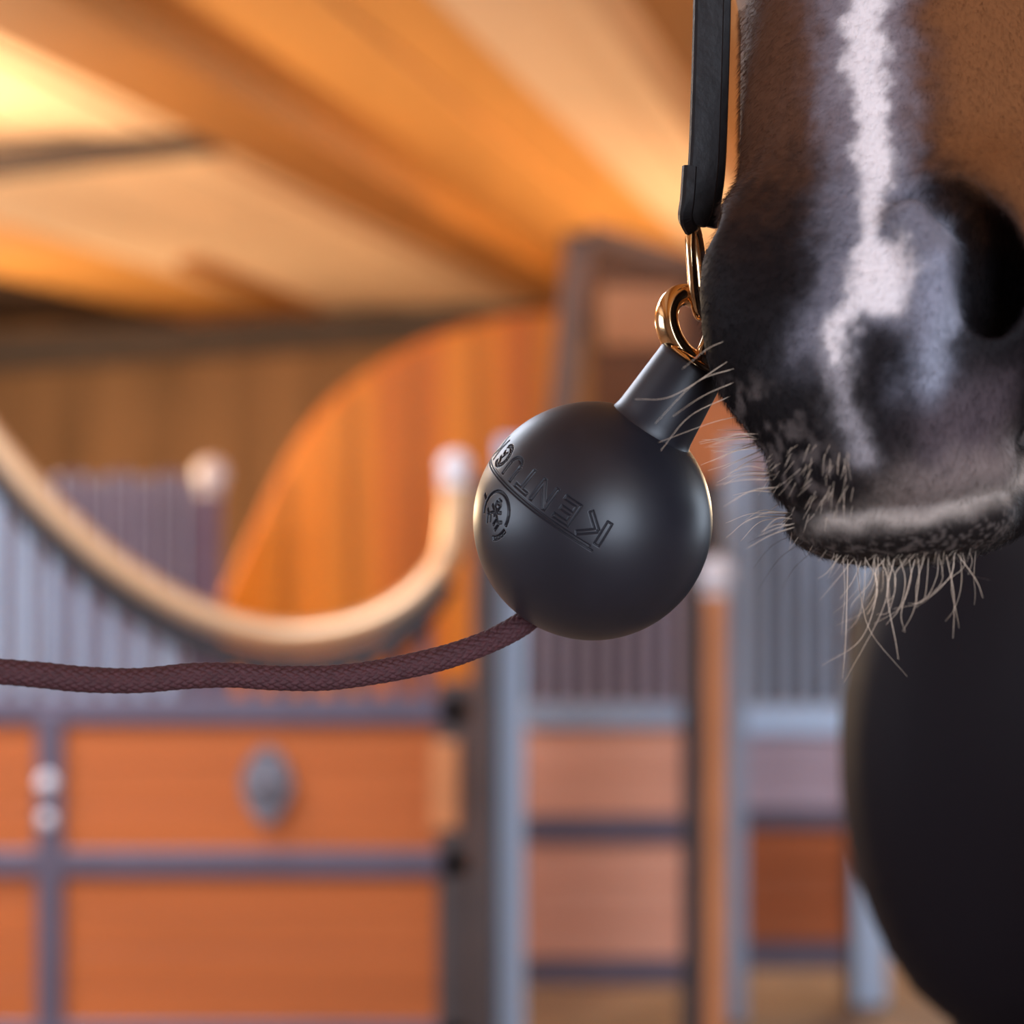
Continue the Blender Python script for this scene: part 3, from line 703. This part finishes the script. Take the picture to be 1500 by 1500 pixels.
# whiskers
bvh = BVHTree.FromPolygons(HV.tolist(), HF.tolist())
WV = {'whisker': ([], []), 'whisker_dark': ([], [])}
def whisker(pts, r0, m='whisker'):
    v, f = WV[m]; p = catmull(pts, 6); n = len(p); off = sum(len(a) for a in v)
    a, b = tube_v(p, np.linspace(r0, r0*.3, n), 5, off); v.append(a); f.extend(b)
def root(px, py):
    o = Vector((0, 0, CAMZ)); d = (P(px, py, .86)-o).normalized(); h = bvh.ray_cast(o, d)
    if h[0] is not None and h[0].y < 1.0: return np.array(h[0])
    return np.array(bvh.find_nearest(P(px, py, .858))[0])
def wpx(bx, by, mids, r0=.00016, m='whisker', dy=-.004):
    b = root(bx, by); pts = [b]
    for i, (x, y) in enumerate(mids): pts.append(np.array(P(x, y, b[1]+dy*(i+1)/len(mids)*2)))
    whisker(pts, r0, m)
for bx, by, *mids in [(1232, 806, (1212, 838), (1198, 848)), (1250, 812, (1232, 842), (1200, 880)), (1262, 814, (1250, 850), (1230, 878)), (1254, 815, (1262, 880), (1278, 930), (1329, 991)),
        (1268, 812, (1285, 860), (1262, 935), (1204, 975)), (1290, 812, (1300, 850), (1290, 900), (1236, 1000)), (1300, 812, (1312, 850), (1302, 895), (1284, 900)), (1318, 812, (1326, 850), (1318, 890), (1298, 915)),
        (1332, 812, (1334, 850), (1318, 890), (1280, 914)), (1345, 810, (1346, 850), (1338, 895), (1322, 925)), (1360, 810, (1358, 850), (1352, 880), (1330, 884)), (1374, 808, (1372, 845), (1352, 880), (1308, 892)),
        (1386, 806, (1396, 860), (1398, 890), (1396, 935)), (1398, 805, (1394, 840), (1370, 868), (1340, 885)), (1410, 803, (1412, 830), (1388, 850), (1360, 872)), (1420, 802, (1424, 822), (1418, 842)),
        (1280, 812, (1276, 850), (1252, 880), (1246, 890)), (1310, 812, (1300, 870), (1312, 940), (1316, 966)), (1340, 812, (1330, 860), (1320, 900), (1326, 926)), (1242, 812, (1240, 900), (1238, 950), (1234, 994)),
        (1296, 812, (1282, 838), (1285, 870), (1270, 900)), (1354, 810, (1342, 860), (1344, 890)), (1402, 804, (1430, 850), (1440, 876)), (1328, 812, (1312, 840), (1310, 870), (1296, 884))]:
    wpx(bx, by+7, mids, random.uniform(.00010, .00016))
for bx, by, *mids in [(1178, 792, (1140, 820), (1110, 865)), (1165, 782, (1130, 800), (1104, 832)), (1200, 800, (1165, 830), (1145, 862)), (1160, 776, (1120, 784), (1095, 796)), (1256, 812, (1258, 860), (1275, 915)), (1392, 806, (1420, 840), (1450, 850))]:
    wpx(bx, by, mids, .00015, 'whisker_dark')
for i in range(34):                                   # upper lip fringe along the muzzle's profile
    t = random.random(); bx = np.interp(t, [0, .4, .7, 1], [1092, 1112, 1132, 1150])+random.uniform(0, 18); by = np.interp(t, [0, .4, .7, 1], [632, 690, 735, 770])+random.uniform(-6, 6)
    l = random.uniform(40, 85); a = random.uniform(-.1, .28)+(t-.3)*.35
    wpx(bx, by, [(bx-l*.5*math.cos(a), by+l*.5*math.sin(a)-4), (bx-l*math.cos(a), by+l*math.sin(a)+random.uniform(-4, 14))], .00015, dy=random.uniform(-.012, .0))
for i in range(80):                                   # short pale bristles on the lip
    bx = random.uniform(1125, 1250); by = random.uniform(650, 760); l = random.uniform(14, 34); a = random.uniform(.3, 1.0)+(bx-1125)/160
    wpx(bx, by, [(bx-l*.5*math.cos(a), by+l*.5*math.sin(a)), (bx-l*math.cos(a), by+l*math.sin(a))], .00007, dy=-.001)
for i in range(12):                                   # fine curved chin hairs
    bx = random.uniform(1225, 1430); by = np.interp(bx, [1225, 1330, 1450], [816, 816, 805]); l = random.uniform(45, 120); k = random.uniform(-.1, .9)
    wpx(bx, by, [(bx+random.uniform(-6, 12), by+l*.45), (bx-l*.25*k, by+l*.8), (bx-l*.7*k, by+l)], random.uniform(.00006, .0001))
for i in range(26):                                   # stubble under the lower lip
    bx = random.uniform(1160, 1430); by = np.interp(bx, [1150, 1180, 1230, 1330, 1450], [770, 796, 812, 812, 800]); l = random.uniform(14, 40); a = random.uniform(.6, 1.5)
    wpx(bx, by, [(bx-l*.5*math.cos(a), by+l*.5*math.sin(a)), (bx-l*math.cos(a)*1.1, by+l*math.sin(a))], .00007)
for bx, by, *mids in [(1060, 500, (1035, 512), (1000, 540)), (1075, 560, (1030, 580), (985, 610)), (1080, 610, (1040, 620), (965, 648)), (1070, 580, (1010, 610), (968, 660)), (1065, 530, (985, 580), (930, 585)), (1075, 540, (1020, 560), (960, 620))]:
    wpx(bx, by, mids, .00013, dy=-.012)
for m, (v, f) in WV.items():
    o = obj('whiskers', np.concatenate(v), f, m, horse, True); o['kind'] = 'stuff'
# eyes, hooves, mane and tail
for sg in (-1, 1):
    c = loc(sg*7.2, -16.2, 31.2); lathe('eye', c, (0, 0, 1), [(q, h) for q, h in ball_prof(.021, 0)], 'eye_gloss', horse, 20)
for ax, y in ((.12, 1.60), (-.12, 1.60), (.13, 3.38), (-.13, 3.38)):
    lathe('hoof', bw(ax, y, 0), (0, 0, 1), [(.075, 0), (.074, .004), (.056, .085), (.05, .09)], 'hoof', horse, 24)
pl_ = np.array(loc(0, -28, 45)); wt = bw(0, 2.0, 1.58)
mp = [pl_*(1-t)+wt*t+np.array([0, 0, .07*math.sin(math.pi*t)]) for t in np.linspace(0, 1, 9)]
mv = []; mf = []
for i, p in enumerate(mp):
    for dx, dz in ((-.025, 0), (0, .05), (.03, 0), (.13, -.2), (.15, -.25), (.12, -.2)): mv.append(p+np.array([dx, 0, dz]))
for i in range(8):
    for k in range(6): mf.append((i*6+k, i*6+(k+1) % 6, (i+1)*6+(k+1) % 6, (i+1)*6+k))
obj('mane', mv, mf+[(0, 1, 2, 3, 4, 5), (48, 49, 50, 51, 52, 53)], 'mane', horse, True)
tube('tail', catmull([bw(0, 3.62, 1.36), bw(0, 3.74, 1.2), bw(0, 3.78, .9), bw(0, 3.74, .5)], 6), [.03+.05*math.sin(math.pi*min(1, .15+.85*i/18)) for i in range(19)], 'mane', horse, 14)

# ------------------------------------------------------------------ halter: leather tab and brass link at the muzzle, noseband above the picture
hal = thing('leather_halter', 'black leather halter with a brass link hanging beside the muzzle', 'halter', tuple(loc(0, 0, 16)))
def ribbon(name, path, width_dir, w, th, m, parent):
    path = np.asarray(path, float); t = np.gradient(path, axis=0); t /= np.linalg.norm(t, axis=1)[:, None]
    wd = np.broadcast_to(np.asarray(width_dir, float), path.shape); wd = wd-t*(wd*t).sum(1)[:, None]; wd = wd/np.linalg.norm(wd, axis=1)[:, None]; nn = np.cross(t, wd); n = len(path)
    w = np.broadcast_to(w, (n,)); c = .25*th; v = []
    sec = lambda w_: [(-w_, -th/2+c), (-w_+c, -th/2), (w_-c, -th/2), (w_, -th/2+c), (w_, th/2-c), (w_-c, th/2), (-w_+c, th/2), (-w_, th/2-c)]
    for i in range(n):
        for a, b in sec(w[i]/2): v.append(path[i]+wd[i]*a+nn[i]*b)
    f = [(i*8+k, i*8+(k+1) % 8, (i+1)*8+(k+1) % 8, (i+1)*8+k) for i in range(n-1) for k in range(8)]+[tuple(range(8))[::-1], tuple((n-1)*8+k for k in range(8))]
    return obj(name, v, f, m, parent, False)
YT = .884
tabp = [(1040, -170), (1038, 0), (1034, 150), (1030, 244), (1023, 300), (1018, 330)]
wdir = im(.93, .0, -.36)
ribbon('tab', catmull([P(x, y, YT-.004) for x, y in tabp], 6), wdir, [.0125]*25+[.0122, .0118, .0112, .0104, .0096, .0085], .0035, 'leather', hal)
ribbon('tab', catmull([P(x+9, y, YT+.006) for x, y in tabp], 6), wdir, .0135, .0035, 'leather', hal)
ribbon('keeper', catmull([P(1010, 244, YT-.008), P(1007, 290, YT-.009), P(1004, 318, YT-.008), P(1012, 336, YT-.003)], 6), wdir, .0055, .004, 'leather', hal)
lc = np.array(P(1021, 398, .886)); le = im(.42, .04, -.9); le /= np.linalg.norm(le); lz = im(.06, -1, .05); lz -= le*np.dot(le, lz); lz /= np.linalg.norm(lz)
closed_tube('link', ring_path(lc, le, lz, .0056, .0176, 64, 2.6), .0021, 'brass', hal, 16)
nb = []
for i in range(49):                                   # noseband around the nose, above the frame
    a = 2*math.pi*i/48; o_ = loc(0, -9.3, 17.2); d_ = math.cos(a)*sR+math.sin(a)*(fx*.88+zR*.47)
    h = bvh.ray_cast(Vector(o_), Vector(d_)); rr_ = (np.linalg.norm(np.array(h[0])-o_) if h[0] is not None else .06)+.003
    nb.append(o_+d_*rr_)
ribbon('noseband', nb, -fx*.47+zR*.88, .024, .004, 'leather', hal)
tr = np.array(P(1040, -170, YT)); tgt = min(nb, key=lambda p: np.linalg.norm(p-tr))
ribbon('hanger', [tr, (tr+tgt)/2+np.array([0, 0, .006]), tgt], wdir, .0125, .004, 'leather', hal)
